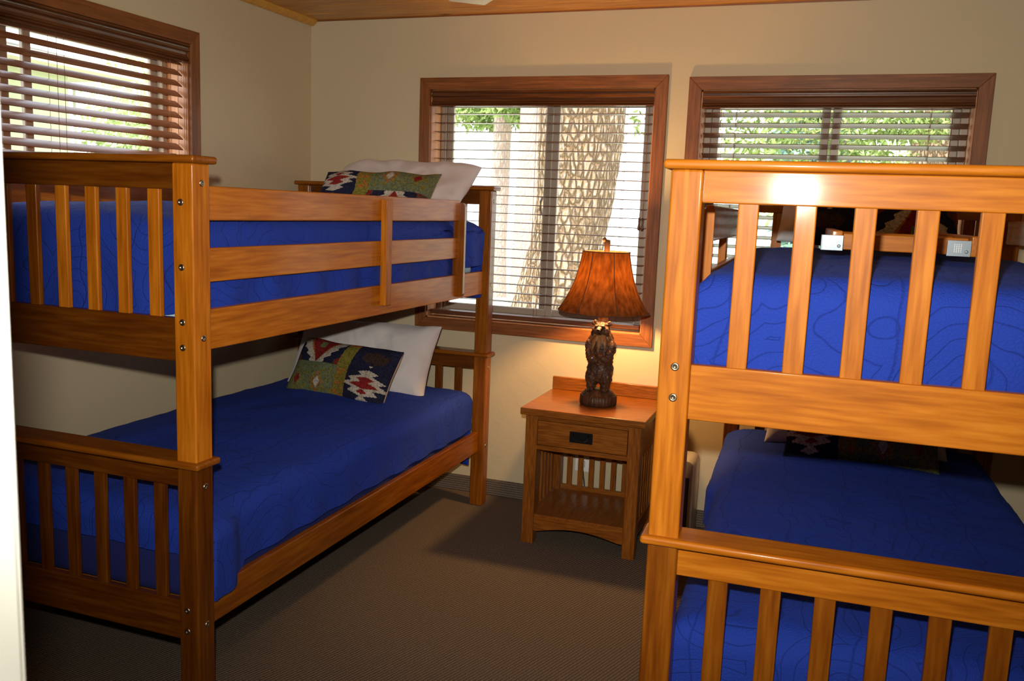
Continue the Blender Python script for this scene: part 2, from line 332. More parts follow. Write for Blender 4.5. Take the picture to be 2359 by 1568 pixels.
# blinds
def blind(W, origin, rz, pitch, ztop, tilt, depth, label, cords, tassels=None, slat_off=.045, vd=.0, long_cords=()):
    a, b_, zz0, zz1 = hole(W); a += .010; b_ -= .012
    e = empty('window_blind', origin, rz, label=label, cat='blind', group='wooden slat blinds in the windows')
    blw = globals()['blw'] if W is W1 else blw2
    bm = bmesh.new()
    vt = zz1-.004; vb = vt-.073
    pf = [(.012, vt), (-.018, vt), (-.019, vt-.006), (-.010, vt-.011), (-.009, vt-.016), (-.016, vt-.019), (-.016, vt-.025), (-.006, vt-.031), (-.003, vt-.040), (-.005, vt-.050), (-.013, vt-.056), (-.014, vt-.060), (-.009, vt-.063), (-.016, vt-.067), (-.017, vb), (.004, vb), (.004, vt-.02), (.012, vt-.01)]
    prism(bm, [(p[0]+vd, p[1]) for p in pf], 0, a-.004, b_+.008); obj('valance', bm, vlw, e)
    bx('head_rail', (a, .018, vt-.045), (b_, .072, vt-.004), blw, e, .002)
    z = ztop; i = 0; ss = None
    while z > zz0+.075:
        if ss is None:
            bm = bmesh.new(); n = 5; sag = .0015; T = .0028
            Mx = Matrix.Rotation(tilt, 4, 'X')
            top = []; bot = []
            for k in range(n+1):
                yy = -depth/2+depth*k/n; zc = sag*(1-(2*k/n-1)**2)
                for X in (a+.002, b_-.002):
                    top.append(bm.verts.new(Mx @ Vector((X, yy, zc+T/2)))); bot.append(bm.verts.new(Mx @ Vector((X, yy, zc-T/2))))
            for k in range(n):
                i0 = 2*k; bm.faces.new((top[i0], top[i0+1], top[i0+3], top[i0+2])); bm.faces.new((bot[i0+2], bot[i0+3], bot[i0+1], bot[i0]))
                bm.faces.new((top[i0], top[i0+2], bot[i0+2], bot[i0])); bm.faces.new((top[i0+3], top[i0+1], bot[i0+1], bot[i0+3]))
            bm.faces.new((top[0], bot[0], bot[1], top[1])); bm.faces.new((top[2*n+1], bot[2*n+1], bot[2*n], top[2*n]))
            ss = obj('slat', bm, blw, e); ss.location = (0, slat_off, z)
        else:
            c = ss.copy(); COL.objects.link(c); c.parent = e; c.location = (0, slat_off, z)
        z -= pitch; i += 1
    bx('bottom_rail', (a+.002, slat_off-.026, zz0+.018), (b_-.002, slat_off+.026, zz0+.038), blw, e, .003)
    for x in cords:
        bm = bmesh.new()
        for yy in (slat_off-depth*.5*math.cos(tilt)-.001, slat_off+depth*.5*math.cos(tilt)+.001): tube(bm, [(x, yy, vt-.05), (x, yy, zz0+.03)], .0009, 5)
        zz = ztop
        while zz > zz0+.075:
            tube(bm, [(x, slat_off-depth*.5*math.cos(tilt), zz-depth*.5*math.sin(tilt)-.002), (x, slat_off+depth*.5*math.cos(tilt), zz+depth*.5*math.sin(tilt)-.002)], .0007, 4); zz -= pitch
        obj('ladder_cord', bm, cord_m, e)
    for x, zt in long_cords:
        bm = bmesh.new(); tube(bm, [(x, slat_off-depth*.5-.008, vt-.05), (x, slat_off-depth*.5-.008, zt)], .0009, 5); obj('pull_cord', bm, cord_m, e)
    if tassels:
        for x, zt in tassels:
            bm = bmesh.new(); lathe(bm, [(.0005, zt+.028), (.004, zt+.026), (.005, zt+.012), (.004, zt), (.0062, zt-.015), (.007, zt-.024), (.004, zt-.030), (.0005, zt-.031)], 12, (x, slat_off-depth*.5-.008)); obj('tassel', bm, blw, e, True)
    return e
blind(W1, (0, 0, 0), PI/2+TW, .0428, 1.955, math.radians(35), .047, 'brown wooden slat blind tilted half closed in the left wall window', (-1.51, -.965), None, .036, long_cords=((-1.49, 1.2), (-.935, 1.1), (-.90, 1.15), (-.89, 1.15)))
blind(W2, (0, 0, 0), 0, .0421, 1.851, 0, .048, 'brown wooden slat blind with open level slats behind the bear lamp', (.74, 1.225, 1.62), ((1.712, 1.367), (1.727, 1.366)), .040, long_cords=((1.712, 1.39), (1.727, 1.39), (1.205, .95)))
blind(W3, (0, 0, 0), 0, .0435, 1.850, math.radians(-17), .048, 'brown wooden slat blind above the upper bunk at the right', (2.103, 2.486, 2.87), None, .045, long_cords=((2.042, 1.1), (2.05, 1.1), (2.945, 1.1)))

# ------------------------------------------------------------------ bunk beds
def bolt(loc, axis, parent, sgn=-1):
    bm = bmesh.new(); prof = [(.0005, 0), (.003, .0), (.0035, .0016), (.0065, .0022), (.0085, .0012), (.0085, -.004)]
    rg = lathe(bm, prof, 16)
    M = Matrix.Rotation(PI/2, 4, 'X') if axis == 1 else Matrix.Rotation(PI/2 if sgn > 0 else -PI/2, 4, 'Y')
    bmesh.ops.transform(bm, matrix=M, verts=bm.verts)
    o = obj('bolt', bm, steel, parent, True); o.location = loc; return o
def bunk(name, origin, rz, P, gl, label):
    e = empty(name, origin, rz, label=label, cat='bunk bed')
    BW, BL, pw, pd, ov, ct = P['BW'], 2.0574, .063, .0644, .0145, .0185
    Ht, Hm = P['Ht'], P['Hm']
    X, Y, Z = bedw
    for x in (0, BW-pw):
        for y in (0, BL-pd):
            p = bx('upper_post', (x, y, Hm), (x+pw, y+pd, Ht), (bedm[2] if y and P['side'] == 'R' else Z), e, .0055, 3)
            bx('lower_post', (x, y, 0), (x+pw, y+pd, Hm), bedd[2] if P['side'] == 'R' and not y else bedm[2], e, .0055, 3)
            if y == 0:
                bxs = x+.033 if x == 0 else x+pw-.036
                for z in P['fb']: bolt((bxs, -.0005, z), 1, p)
            if P['side'] == 'R' and x > 0:
                for z in (1.442, 1.057, .670, .292): bolt((BW+.0005, y+.033, z), 0, p, 1)
    dk = P['side'] == 'R'
    def cap(y0, y1, z, nm):
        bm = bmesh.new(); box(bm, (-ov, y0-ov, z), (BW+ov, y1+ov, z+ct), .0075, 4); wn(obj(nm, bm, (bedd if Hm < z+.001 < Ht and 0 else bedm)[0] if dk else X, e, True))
    for y in (0, BL-pd):
        cap(y, y+pd, Ht, 'top_cap'); cap(y, y+pd, Hm, 'middle_cap')
    for y, so in ((0, P['so']), (BL-pd, .018)):
        y0 = y+so-.004; y1 = y0+.024
        for a, b_, nm in ((P['utb'], Ht, 'panel_rail'), (P['ulb'], P['ult'], 'panel_rail'), (P['ltb'], Hm, 'panel_rail'), (P['llb'], P['llt'], 'panel_rail')):
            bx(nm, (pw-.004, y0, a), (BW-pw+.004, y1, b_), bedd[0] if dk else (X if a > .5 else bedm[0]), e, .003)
        for z0, z1, s1, sp, sw in ((P['ult'], P['utb'], *P['su']), (P['llt'], P['ltb'], *P['sl'])):
            for k in range(8):
                x = (pw+s1+k*sp) if P['side'] == 'L' else (BW-pw-s1-k*sp-sw)
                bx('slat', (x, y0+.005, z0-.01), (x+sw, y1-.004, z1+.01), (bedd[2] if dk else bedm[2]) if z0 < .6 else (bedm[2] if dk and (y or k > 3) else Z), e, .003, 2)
    # side rails
    for x in ((BW-.027-.024), .027):
        bx('side_rail', (x, pd-.002, P['urb']), (x+.024, BL-pd+.002, P['urt']), Y, e, .004)
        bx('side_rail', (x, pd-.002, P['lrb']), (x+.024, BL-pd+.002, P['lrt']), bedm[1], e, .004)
    for z in (P['urb']+.012, P['lrb']+.012):
        bm = bmesh.new()
        for k in range(13): box(bm, (.052, .12+k*.148, z+.01), (BW-.052, .19+k*.148, z+.028), .002, 1)
        o = obj('mattress_support', bm, X, e)
    # guard rails on both sides, open for the ladder at one end
    for side in (0, 1):
        sx = 1 if side else -1; xo = (BW-.027) if side else .027; xi = xo-sx*.02; gap_foot = P['gap']
        y0, y1 = (pd-.002, 1.70) if not gap_foot else (BL-1.64, BL-pd+.002)
        for a, b_ in ((1.1928, 1.2804), (1.350, 1.4372)):
            bx('guard_rail', (min(xo, xi), y0, a), (max(xo, xi), y1, b_), Y, e, .004)
        ye = 1.69 if not gap_foot else BL-1.655; ys = 1.0 if not gap_foot else 1.10
        bm = bmesh.new(); xx = sorted((xo-sx*.024, xo+sx*.026))
        nb = bmesh.new(); box(nb, (xx[0], ye, 1.028), (xx[1], ye+.018, 1.427))
        es = [ed for ed in nb.edges if abs((ed.verts[0].co-ed.verts[1].co).normalized().y) > .9 and abs(ed.verts[0].co.x-(xo+sx*.026)) < .001]
        bmesh.ops.bevel(nb, geom=es, offset=.016, segments=5, profile=.5, affect='EDGES'); merge(bm, nb)
        bx_ = obj('guard_end_board', bm, bedm[2] if dk else Z, e)
        xx = sorted((xo, xo+sx*.024)); bx('guard_upright', (xx[0], ys, 1.052), (xx[1], ys+.044, 1.425), Z, e, .003)
    return e
PL = dict(side='R', BW=1.0272, Ht=1.4892, Hm=.7218, utb=1.4247, ult=1.1033, ulb=.9917, ltb=.6597, llt=.3451, llb=.2362, urb=1.0175, urt=1.1227, lrb=.2636, lrt=.3621,
          su=(.0677, .1016, .0368), sl=(.0677, .1016, .0368), so=.03, gap=False, fb=(1.394, 1.235, 1.098, 1.034, .337, .279))
PR = dict(PL, side='L', Ht=1.4986, Hm=.7341, utb=1.4354, ult=1.1126, ulb=.9992, ltb=.6650, su=(.0675, .1065, .0395), sl=(.0640, .1051, .0407), so=.0248, gap=True, fb=(1.109, 1.046, .40, .33))
LO, LRZ = Vector((.0379, -2.1774, 0)), -.0030
RO, RRZ = Vector((2.2226, -2.1990, 0)), .0253
bunk('bunk_bed', LO, LRZ, PL, None, 'honey pine bunk bed along the left wall beside the lamp table')
bunk('bunk_bed', RO, RRZ, PR, None, 'honey pine bunk bed at the right, its slatted foot end nearest the camera')
def loc(side, p):
    o, r = (LO, LRZ) if side == 'L' else (RO, RRZ)
    return Vector((o.x+p[0]*math.cos(r)-p[1]*math.sin(r), o.y+p[0]*math.sin(r)+p[1]*math.cos(r), p[2]))

# ------------------------------------------------------------------ bedding
def mattress(side, z0, z1, m, label):
    o_, r = (LO, LRZ) if side == 'L' else (RO, RRZ)
    bm = bmesh.new(); box(bm, (.062, .085, z0), (.960, 1.965, z1), .04, 4)
    o = obj('mattress', bm, m, None, True); o.location = (o_.x, o_.y, 0); o.rotation_euler = (0, 0, r)
    return tag(o, label, 'mattress', 'twin mattresses on the bunks')
def quilt(side, ztop, zfoot, zside, seed, label, edge=None, crown=.03, dip=0):
    o_, r = (LO, LRZ) if side == 'L' else (RO, RRZ)
    x0, x1, y0, y1 = .056, .968, .078, 1.97; R = .05; step = .018
    def prof(a0, a1, dropA, dropB):
        out = []
        def arc(c, s, rev):
            q = [(c+s*(-R*math.cos(t)), R-R*math.sin(t)) for t in [PI/2*k/5 for k in range(6)]]
            return q[::-1] if rev else q
        if dropA > 0:
            n = max(2, int(dropA/step))
            out += [(a0, R+dropA*(1-k/n)) for k in range(n)]
            out += arc(a0+R, 1, False)
        else: out += [(a0, 0)]
        n = int((a1-a0-2*R)/step)
        out += [(a0+R+(a1-a0-2*R)*k/n, 0) for k in range(1, n)]
        out += arc(a1-R, -1, True); n = max(2, int(dropB/step))
        out += [(a1, R+dropB*k/n) for k in range(1, n+1)]
        return out
    U = prof(x0, x1, 1, 1); V = prof(y0, y1, 1, .3)
    bm = bmesh.new(); G = []
    Lx, Ly = x1-x0, y1-y0
    for (x, du) in U:
        row = []
        for (y, dv) in V:
            zs = zside(x > .5, y)
            dmu = (du-R)/1.0*(ztop-R-zs) if du > R else 0       # rescale the drops to their hems
            zf = zfoot(x) if callable(zfoot) else zfoot
            dmv = (dv-R)/1.0*(ztop-R-zf) if dv > R and y < 1 else (dv-R if dv > R else 0)
            du2 = min(du, R)+max(0, dmu); dv2 = min(dv, R)+max(0, dmv)
            dd = max(du2, dv2) if (du > R or dv > R) else math.hypot(du2, dv2) if False else max(du2, dv2)
            cz = crown*(1-((x-.5*(x0+x1))/(Lx/2))**2)*(1-((y-.5*(y0+y1))/(Ly/2))**6)
            X, Yy, Z = x, y, ztop+cz*(1 if dd < R else 0)-dd
            if edge:
                ex = edge(x > .5, y)*min(1, du2/.04); X += ex if x > .5 else -ex
            p = Vector((X*6+seed, Yy*6, Z*6)); nv = noise.noise_vector(p); n2 = noise.noise_vector(p*3.7)
            amp = .006
            hang = max(0, dd-.05)
            if hang > 0:
                wv = math.sin((x+y)*31+seed*3+1.5*nv.x)*min(.006, hang*.04)
                if dv2 >= du2: Yy += wv
                else: X += wv
            X += (nv.x*amp+n2.x*.002)*.5; Yy += (nv.y*amp+n2.y*.002)*.5; Z += nv.z*amp*1.1+n2.z*.0025
            if dip and not hang: Z -= dip*max(0, (y-1.1))*.5
            row.append(bm.verts.new((X, Yy, Z)))
        G.append(row)
    for a, b_ in zip(G[:-1], G[1:]):
        for k in range(len(V)-1):
            bm.faces.new((a[k], b_[k], b_[k+1], a[k+1]))
    bmesh.ops.recalc_face_normals(bm, faces=bm.faces[:])
    o = obj('quilt', bm, quilt_m, None, True); o.location = (o_.x, o_.y, 0); o.rotation_euler = (0, 0, r)
    if sum(p.normal.z for p in o.data.polygons) < 0: o.data.flip_normals()
    s = o.modifiers.new('thick', 'SOLIDIFY'); s.thickness = .009; s.offset = 1
    return tag(o, label, 'quilt', 'blue stitched quilts on the bunks')
def ss(a, b_, x):
    t = max(0, min(1, (x-a)/(b_-a))); return t*t*(3-2*t)
mattress('L', 1.062, 1.335, mattress_m, 'pale blue mattress on the upper bunk of the left bed')
mattress('L', .308, .545, navy_m, 'navy covered mattress on the lower bunk of the left bed')
mattress('R', 1.062, 1.275, mattress_m, 'pale blue mattress on the upper bunk of the right bed')
mattress('R', .308, .525, navy_m, 'navy covered mattress on the lower bunk of the right bed')
quilt('L', 1.350, lambda x: 1.085+.026*ss(.70, .80, x)-.012*abs(math.sin(x*17)), lambda r, y: 1.085 if y < 1.7 else 1.15, 1.0, 'blue stitched quilt on the upper bunk of the left bed',
      edge=lambda r, y: .03*ss(1.72, 1.86, y) if r else 0, dip=.02)
quilt('L', .555, .45, lambda r, y: .375 if y > .25 else .335, 5.0, 'blue stitched quilt on the lower bunk of the left bed',
      edge=lambda r, y: .044*(1-ss(.14, .24, y)) if r else 0)
quilt('R', 1.287, 1.10, lambda r, y: 1.13, 9.0, 'blue stitched quilt behind the slats of the upper right bunk', crown=.018)
quilt('R', .535, .30, lambda r, y: .375, 14.0, 'blue stitched quilt on the lower bunk of the right bed',
      edge=lambda r, y: 0 if r else .035*ss(1.13, 1.20, y))

def pillow(name, w_, h_, t_, M, m, label, cat, group, pinch=.05, seed=0, weave=None, nu=40, nv=28, tag_=None):
    bm = bmesh.new(); cl = bm.loops.layers.float_color.new('weave') if weave else None
    F = []; Bk = []
    for i in range(nu+1):
        u = -1+2*i/nu; rf = []; rb = []
        for j in range(nv+1):
            v = -1+2*j/nv
            X = w_/2*u*(1-pinch*(1-v*v)); Z = h_/2*v*(1-pinch*1.6*(1-u*u))
            T = t_/2*(max(0, 1-u**4))**.55*(max(0, 1-v**4))**.6
            n1 = noise.noise(Vector((X*7+seed, Z*7, seed)))*.016*min(1, T/.02); n2 = (noise.noise(Vector((X*16+Z*9, Z*5-X*3+seed, 3)))*.011 if not weave else 0)*min(1, T/.02)
            ed = i in (0, nu) or j in (0, nv)
            p = Vector((X, -T+n1+n2, Z+.006*noise.noise(Vector((X*9+seed, seed, 0)))*(abs(v) > .9)))
            a = bm.verts.new(p); rf.append(a)
            rb.append(a if ed else bm.verts.new(Vector((X, T+n1, Z))))
        F.append(rf); Bk.append(rb)
    for i in range(nu):
        for j in range(nv):
            f = bm.faces.new((F[i][j], F[i+1][j], F[i+1][j+1], F[i][j+1]))
            if weave:
                for l, (a, b_) in zip(f.loops, ((i, j), (i+1, j), (i+1, j+1), (i, j+1))):
                    l[cl] = (*weave((i+.5)/nu, (j+.5)/nv), 1)
            q = (Bk[i][j], Bk[i][j+1], Bk[i+1][j+1], Bk[i+1][j])
            if len(set(q)) > 2:
                try:
                    g = bm.faces.new(q); g.material_index = 1 if weave else 0
                    if weave:
                        for l in g.loops: l[cl] = (.5, .4, .25, 1)
                except ValueError: pass
    o = obj(name, bm, [m, backing_m] if weave else m, None, True); o.matrix_world = M
    if not weave:
        s = o.modifiers.new('sub', 'SUBSURF'); s.levels = 1; s.render_levels = 1
    return tag(o, label, cat, group)
# flat-woven pattern, u to the right, v up, both 0..1
NAVY = (.016, .017, .040); CRM = (.46, .40, .33); RED = (.22, .018, .016); OLV = (.20, .17, .03); SAGE = (.14, .16, .085); ORG = (.36, .13, .03); BRN = (.09, .04, .025)
def saw(x, n): return abs(((x*n) % 1)-.5)*2
def kilim(u, v):
    def band(u, v):           # the stepped chevrons of the upper field
        q = abs(u-.30)/.30; y = v
        return q, y
    n = noise.noise(Vector((u*40, v*14, 2)))
    if u > .60:
        if u < .66 and False: return OLV
    e0 = .64+.012*math.sin(v*9)
    if u > e0:                # navy end with the serrated medallion
        du = (u-.83)/.17; dv = (v-.30)/.30
        r = abs(dv)+abs(du)*.85+(.42*(saw(v, 9)-.5))
        if r < .48: return RED
        if r < .92: return CRM
        if v > .55 and abs((u-.84)/.11)**2+((v-.76)/.11)**2+.8*n < 1: return (.045, .025, .02)
        return NAVY
    if u > e0-.12: return ORG if (n > .12 and v < .5) or (v > .9) else OLV
    if v < .53:               # sage field with small diamonds
        for (cx, cy, c) in ((.13, .22, RED), (.36, .20, CRM)):
            d_ = abs(u-cx)/.035+abs(v-cy)/.10
            if d_ < 1: return c
            if d_ < 2.2 and (int(u*44)+int(v*22)) % 2 == 0: return ORG if c is CRM else OLV
        if abs(v-.5) < .04: return SAGE
        return OLV if n > .2 else SAGE
    q = abs(u-.27); h = (v-.53)/.47      # triangle hanging from the top edge
    e = h*.22
    if q < e*.82+.0: return ORG if q > e*.68 else (SAGE if (abs(q) < .03 and .6 < h < .85) else RED)
    if q < e+.045+.035*saw(v, 9): return CRM
    if q < e+.15+.03*saw(v, 9): return NAVY
    return BRN if n > -.1 else RED
def kilim_up(u, v):           # the same cloth turned the other way up and round
    return kilim(1-u, 1-v)
def lean(side, base, rz, tilt, rollz=0, h=0):
    o_, r = (LO, LRZ) if side == 'L' else (RO, RRZ)
    M = Matrix.Translation(loc(side, base)) @ Matrix.Rotation(r+rz, 4, 'Z') @ Matrix.Rotation(-tilt, 4, 'X') @ Matrix.Rotation(rollz, 4, 'Y') @ Matrix.Translation((0, 0, h/2))
    return M
PG, KG = 'white pillows at the heads of the bunks', 'patterned cushions at the heads of the bunks'
pillow('pillow', .72, .38, .16, lean('L', (.50, 1.68, .545), .03, .55, .0, .38), white_m, 'white pillow on the lower bunk of the left bed, behind a patterned cushion', 'pillow', PG, seed=3)
pillow('pillow', .72, .42, .17, lean('L', (.600, 1.71, 1.345), -.02, .93, 0, .42), white_m, 'white pillow on the upper bunk of the left bed', 'pillow', PG, seed=8)
pillow('pillow', .64, .42, .17, lean('R', (.47, 1.74, 1.325), 0, .75, 0, .42), white_m, 'white pillow on the upper bunk of the right bed, seen between slats', 'pillow', PG, seed=12)
pillow('pillow', .66, .42, .16, lean('R', (.50, 1.70, .55), 0, .65, 0, .42), white_m, 'white pillow in shadow on the lower bunk of the right bed', 'pillow', PG, seed=15)
pillow('throw_cushion', .54, .28, .12, lean('L', (.518, 1.475, .560), -.15, .57, .02, .27), kilim_m, 'navy, olive and red patterned cushion on the lower left bunk', 'cushion', KG, seed=20, weave=kilim, nu=150, nv=84, pinch=.04)
pillow('throw_cushion', .57, .27, .11, lean('L', (.585, 1.62, 1.340), 0, .68, 0, .26), kilim_m, 'olive and navy patterned cushion on the upper left bunk', 'cushion', KG, seed=24, weave=kilim_up, nu=150, nv=84, pinch=.04)
pillow('throw_cushion', .52, .30, .12, lean('R', (.50, 1.56, 1.335), 0, .45, 0, .28), kilim_m, 'dark patterned cushion behind the slats on the upper right bunk', 'cushion', KG, seed=28, weave=kilim_up, nu=150, nv=84, pinch=.04)
pillow('throw_cushion', .52, .30, .12, lean('R', (.51, 1.50, .57), 0, .60, 0, .28), kilim_m, 'patterned cushion with cream back on the lower right bunk', 'cushion', KG, seed=31, weave=lambda u, v: kilim(1-u, v), nu=150, nv=84, pinch=.04)

plate_print = mat('plate_print', (.8, .82, .85), .5)
# ladder lying on the upper right bunk
lad = empty('bunk_ladder', loc('R', (.33, .72, 1.335)), RRZ, label='wooden bunk ladder with metal hook plates lying on the upper right bunk', cat='ladder')
for k in range(3): bx('rung', (.025, .02+k*.25, .002), (.325, .085+k*.25, .045), bedw[0], lad, .003)
for x in (-.005, .325):
    r_ = bx('ladder_rail', (x, -.02, 0), (x+.028, .74, .052), bedw[1], lad, .004)
for x in (-.03, .27):
    h_ = bx('hook_plate', (x, -.026, 0), (x+.055, -.0205, .040), chrome, lad, .001)
    bm = bmesh.new()
    for k in range(4):
        for j in range(5): box(bm, (x+.016+.005*k, -.0264, .010+.0045*j), (x+.018+.005*k, -.0259, .013+.0045*j))
    obj('stamped_print', bm, plate_print, h_)
    bm = bmesh.new(); lathe(bm, [(.0005, 0), (.004, .0005), (.005, -.002)], 14, (0, 0)); bmesh.ops.transform(bm, matrix=Matrix.Translation((x+.045, -.0265, .012)) @ Matrix.Rotation(PI/2, 4, 'X'), verts=bm.verts); obj('screw', bm, chrome, h_, True)

# ------------------------------------------------------------------ nightstand
ns = empty('nightstand', (1.3721, -.5509, 0), 0, label='dark oak mission nightstand with one drawer and a slatted open shelf', cat='nightstand')
W_, D_, H_ = .5305, .4563, .5926
X, Y, Z = nsw
bx('top', (0, 0, H_-.030), (W_, D_, H_), X, ns, .004)
bx('back_splash', (.004, D_-.018, H_), (W_-.004, D_, H_+.060), X, ns, .003)
lg = .052; x0, x1, y0, y1 = .020, .5107, .020, D_-.006
for xx in (x0, x1-lg):
    for yy in (y0, y1-lg): bx('leg', (xx, yy, 0), (xx+lg, yy+lg, H_-.030), Z, ns, .003)
bx('front_rail', (x0+lg-.003, y0+.004, .542), (x1-lg+.003, y0+.024, H_-.030), X, ns, .001)
bx('front_rail', (x0+lg-.003, y0+.004, .415), (x1-lg+.003, y0+.03, .434), X, ns, .001)
dr = bx('drawer', (x0+lg+.002, y0-.001, .437), (x1-lg-.002, y0+.36, .541), X, ns, .003)
cxp = .2635
pl = bx('pull_plate', (cxp-.049, y0-.0045, .466), (cxp+.049, y0-.0005, .512), black_metal, dr, .001)
bm = bmesh.new(); tube(bm, [(cxp-.032, y0-.004, .503), (cxp-.034, y0-.010, .495), (cxp-.028, y0-.013, .482), (cxp-.014, y0-.015, .475), (cxp+.014, y0-.015, .475), (cxp+.028, y0-.013, .482), (cxp+.034, y0-.010, .495), (cxp+.032, y0-.004, .503)], .0028, 8); obj('pull_handle', bm, black_metal, dr, True)
bx('shelf', (x0+.01, y0+.008, .112), (x1-.01, y1-.01, .130), Y, ns, .002)
bm = bmesh.new(); n = 16; a0, a1 = x0+lg-.002, x1-lg+.002
poly = [(a0, .118), (a0, .058)]+[(a0+.02+(a1-a0-.04)*k/n, .058+.026*math.sin(PI*k/n)) for k in range(n+1)]+[(a1, .058), (a1, .118)]
prism(bm, poly, 1, y0+.006, y0+.024); obj('apron', bm, X, ns)
for yy in (y1-.03,):
    bx('back_rail', (a0, yy, .112), (a1, yy+.018, .150), X, ns, .002); bx('back_rail', (a0, yy, .400), (a1, yy+.018, H_-.03), X, ns, .002)
    for k in range(7):
        xx = a0+.028+k*.052; bx('back_slat', (xx, yy+.003, .145), (xx+.024, yy+.013, .405), Z, ns, .001)
for xx in (x0+.014, x1-.032):
    bx('side_rail', (xx, y0+lg-.002, .060), (xx+.018, y1-lg+.002, .135), Y, ns, .002); bx('side_rail', (xx, y0+lg-.002, .405), (xx+.018, y1-lg+.002, H_-.03), Y, ns, .002)
    for k in range(6):
        yy = y0+lg+.018+k*.050; bx('side_slat', (xx+.003, yy, .13), (xx+.015, yy+.026, .41), Z, ns, .001)

# ------------------------------------------------------------------ bear lamp
LX, LY, LZ = 1.648, -.323, H_
lp = empty('table_lamp', (LX, LY, LZ), 0, label='carved standing bear table lamp with a brown bell shade, lit, on the nightstand', cat='lamp')
def carved(name, lo, hi, lt):
    m = mat(name, lo, .55, 0, .06, .35); t = m.node_tree; tc = N(m, 'TexCoord'); mp = N(m, 'Mapping'); mp.inputs['Scale'].default_value = (60, 60, 14); lk(t, tc.outputs['Object'], mp.inputs[0])
    n = N(m, 'TexNoise'); n.inputs['Scale'].default_value = 1; n.inputs['Detail'].default_value = 3; lk(t, mp.outputs[0], n.inputs['Vector'])
    r = ramp(m, n.outputs['Fac'], [(.3, lo), (.6, hi), (.85, lt)]); lk(t, r.outputs[0], t.nodes['Principled BSDF'].inputs['Base Color']); bump(m, n.outputs['Fac'], .6, .004); return m
bark_d = carved('carved_dark', (.03, .012, .006), (.075, .03, .012), (.13, .06, .025))
bark_t = carved('carved_tan', (.12, .05, .015), (.22, .10, .03), (.30, .15, .05))
bm = bmesh.new()
def ridges(a, z): return 1+.022*math.sin(a*37+3*noise.noise(Vector((math.cos(a)*3, math.sin(a)*3, z*8))))+.02*noise.noise(Vector((math.cos(a)*6, math.sin(a)*6, z*20)))
rg = lathe(bm, [(.0005, 0), (.070, 0), (.077, .004), (.079, .02), (.078, .040), (.074, .043), (.070, .044), (.069, .049), (.064, .050), (.063, .055), (.058, .056), (.057, .061), (.052, .062), (.050, .066), (.0005, .067)], 120, fn=ridges)
obj('log_base', bm, bark_d, lp, True)
bm = bmesh.new()
def ell(c, r, rot=None):
    nb = bmesh.new(); bmesh.ops.create_icosphere(nb, subdivisions=3, radius=1)
    M = Matrix.Translation(c) @ (rot or Matrix.Identity(4)) @ Matrix.Diagonal((*r, 1)); bmesh.ops.transform(nb, matrix=M, verts=nb.verts); merge(bm, nb)
RX = lambda a: Matrix.Rotation(a, 4, 'X')
RYm = lambda a: Matrix.Rotation(a, 4, 'Y')
# hips, belly, chest, shoulders
ell((0, .004, .150), (.058, .050, .062)); ell((0, 0, .200), (.056, .047, .060)); ell((0, .004, .250), (.055, .043, .050)); ell((0, .010, .285), (.042, .036, .035))
for s in (-1, 1):
    ell((s*.030, -.012, .120), (.028, .034, .050)); ell((s*.030, -.016, .083), (.021, .024, .026)); ell((s*.029, -.030, .072), (.019, .028, .011))
    ell((s*.046, -.006, .250), (.022, .026, .036)); ell((s*.043, -.022, .215), (.017, .020, .032), RX(.5))
    ell((s*.027, -.047, .205), (.024, .015, .014), RYm(s*.5)); ell((s*.012, -.054, .196 if s < 0 else .216), (.015, .012, .013))
    ell((s*.032, -.004, .352), (.012, .007, .013))                       # ears
    ell((s*.022, -.024, .322), (.016, .018, .018))                       # cheeks
    ell((s*.013, -.036, .343), (.012, .010, .006), RYm(s*.35))           # brows
    ell((s*.027, -.022, .312), (.013, .016, .020), RYm(-s*.3))
ell((0, .000, .332), (.034, .032, .028)); ell((0, -.042, .330), (.012, .030, .011)); ell((0, -.062, .326), (.011, .011, .009)); ell((0, -.040, .314), (.012, .022, .008))
body = obj('bear_body', bm, bark_d, lp, True)
rm = body.modifiers.new('remesh', 'REMESH'); rm.mode = 'VOXEL'; rm.voxel_size = .0026; rm.use_smooth_shade = True
sm = body.modifiers.new('smooth', 'SMOOTH'); sm.factor = .5; sm.iterations = 4
tx = bpy.data.textures.new('fur', 'CLOUDS'); tx.noise_scale = .012
dp = body.modifiers.new('fur', 'DISPLACE'); dp.texture = tx; dp.strength = .009; dp.mid_level = .5
# ruff of carved fur locks around the neck and face
bm = bmesh.new(); rr = random.Random(3)
def lock(a, z, r, L, wdt, outw):
    d = Vector((math.sin(a), -math.cos(a), 0)); tdir = Vector((math.cos(a), math.sin(a), 0)); p = Vector((d.x*r, d.y*r*.82, z))
    dn = (Vector((0, 0, -1))+d*outw).normalized(); nrm = (d+Vector((0, 0, .25))).normalized()
    A = [p+tdir*wdt*s for s in (-1, -.35, .35, 1)]
    B = [p+dn*L*.55+tdir*wdt*s*.8+nrm*(.007 if abs(s) < .5 else .001) for s in (-1, -.35, .35, 1)]
    C_ = p+dn*L+nrm*.001
    base = [bm.verts.new(x) for x in A]; mid = [bm.verts.new(x) for x in B]; tip = bm.verts.new(C_); inn = bm.verts.new(p+dn*L*.4-nrm*.012)
    for k in range(3): bm.faces.new((base[k], base[k+1], mid[k+1], mid[k])); bm.faces.new((mid[k], mid[k+1], tip))
    bm.faces.new((base[3], inn, mid[3])); bm.faces.new((mid[3], inn, tip)); bm.faces.new((inn, base[0], mid[0])); bm.faces.new((inn, mid[0], tip)); bm.faces.new((base[0], inn, base[1])); bm.faces.new((base[1], inn, base[2])); bm.faces.new((base[2], inn, base[3]))
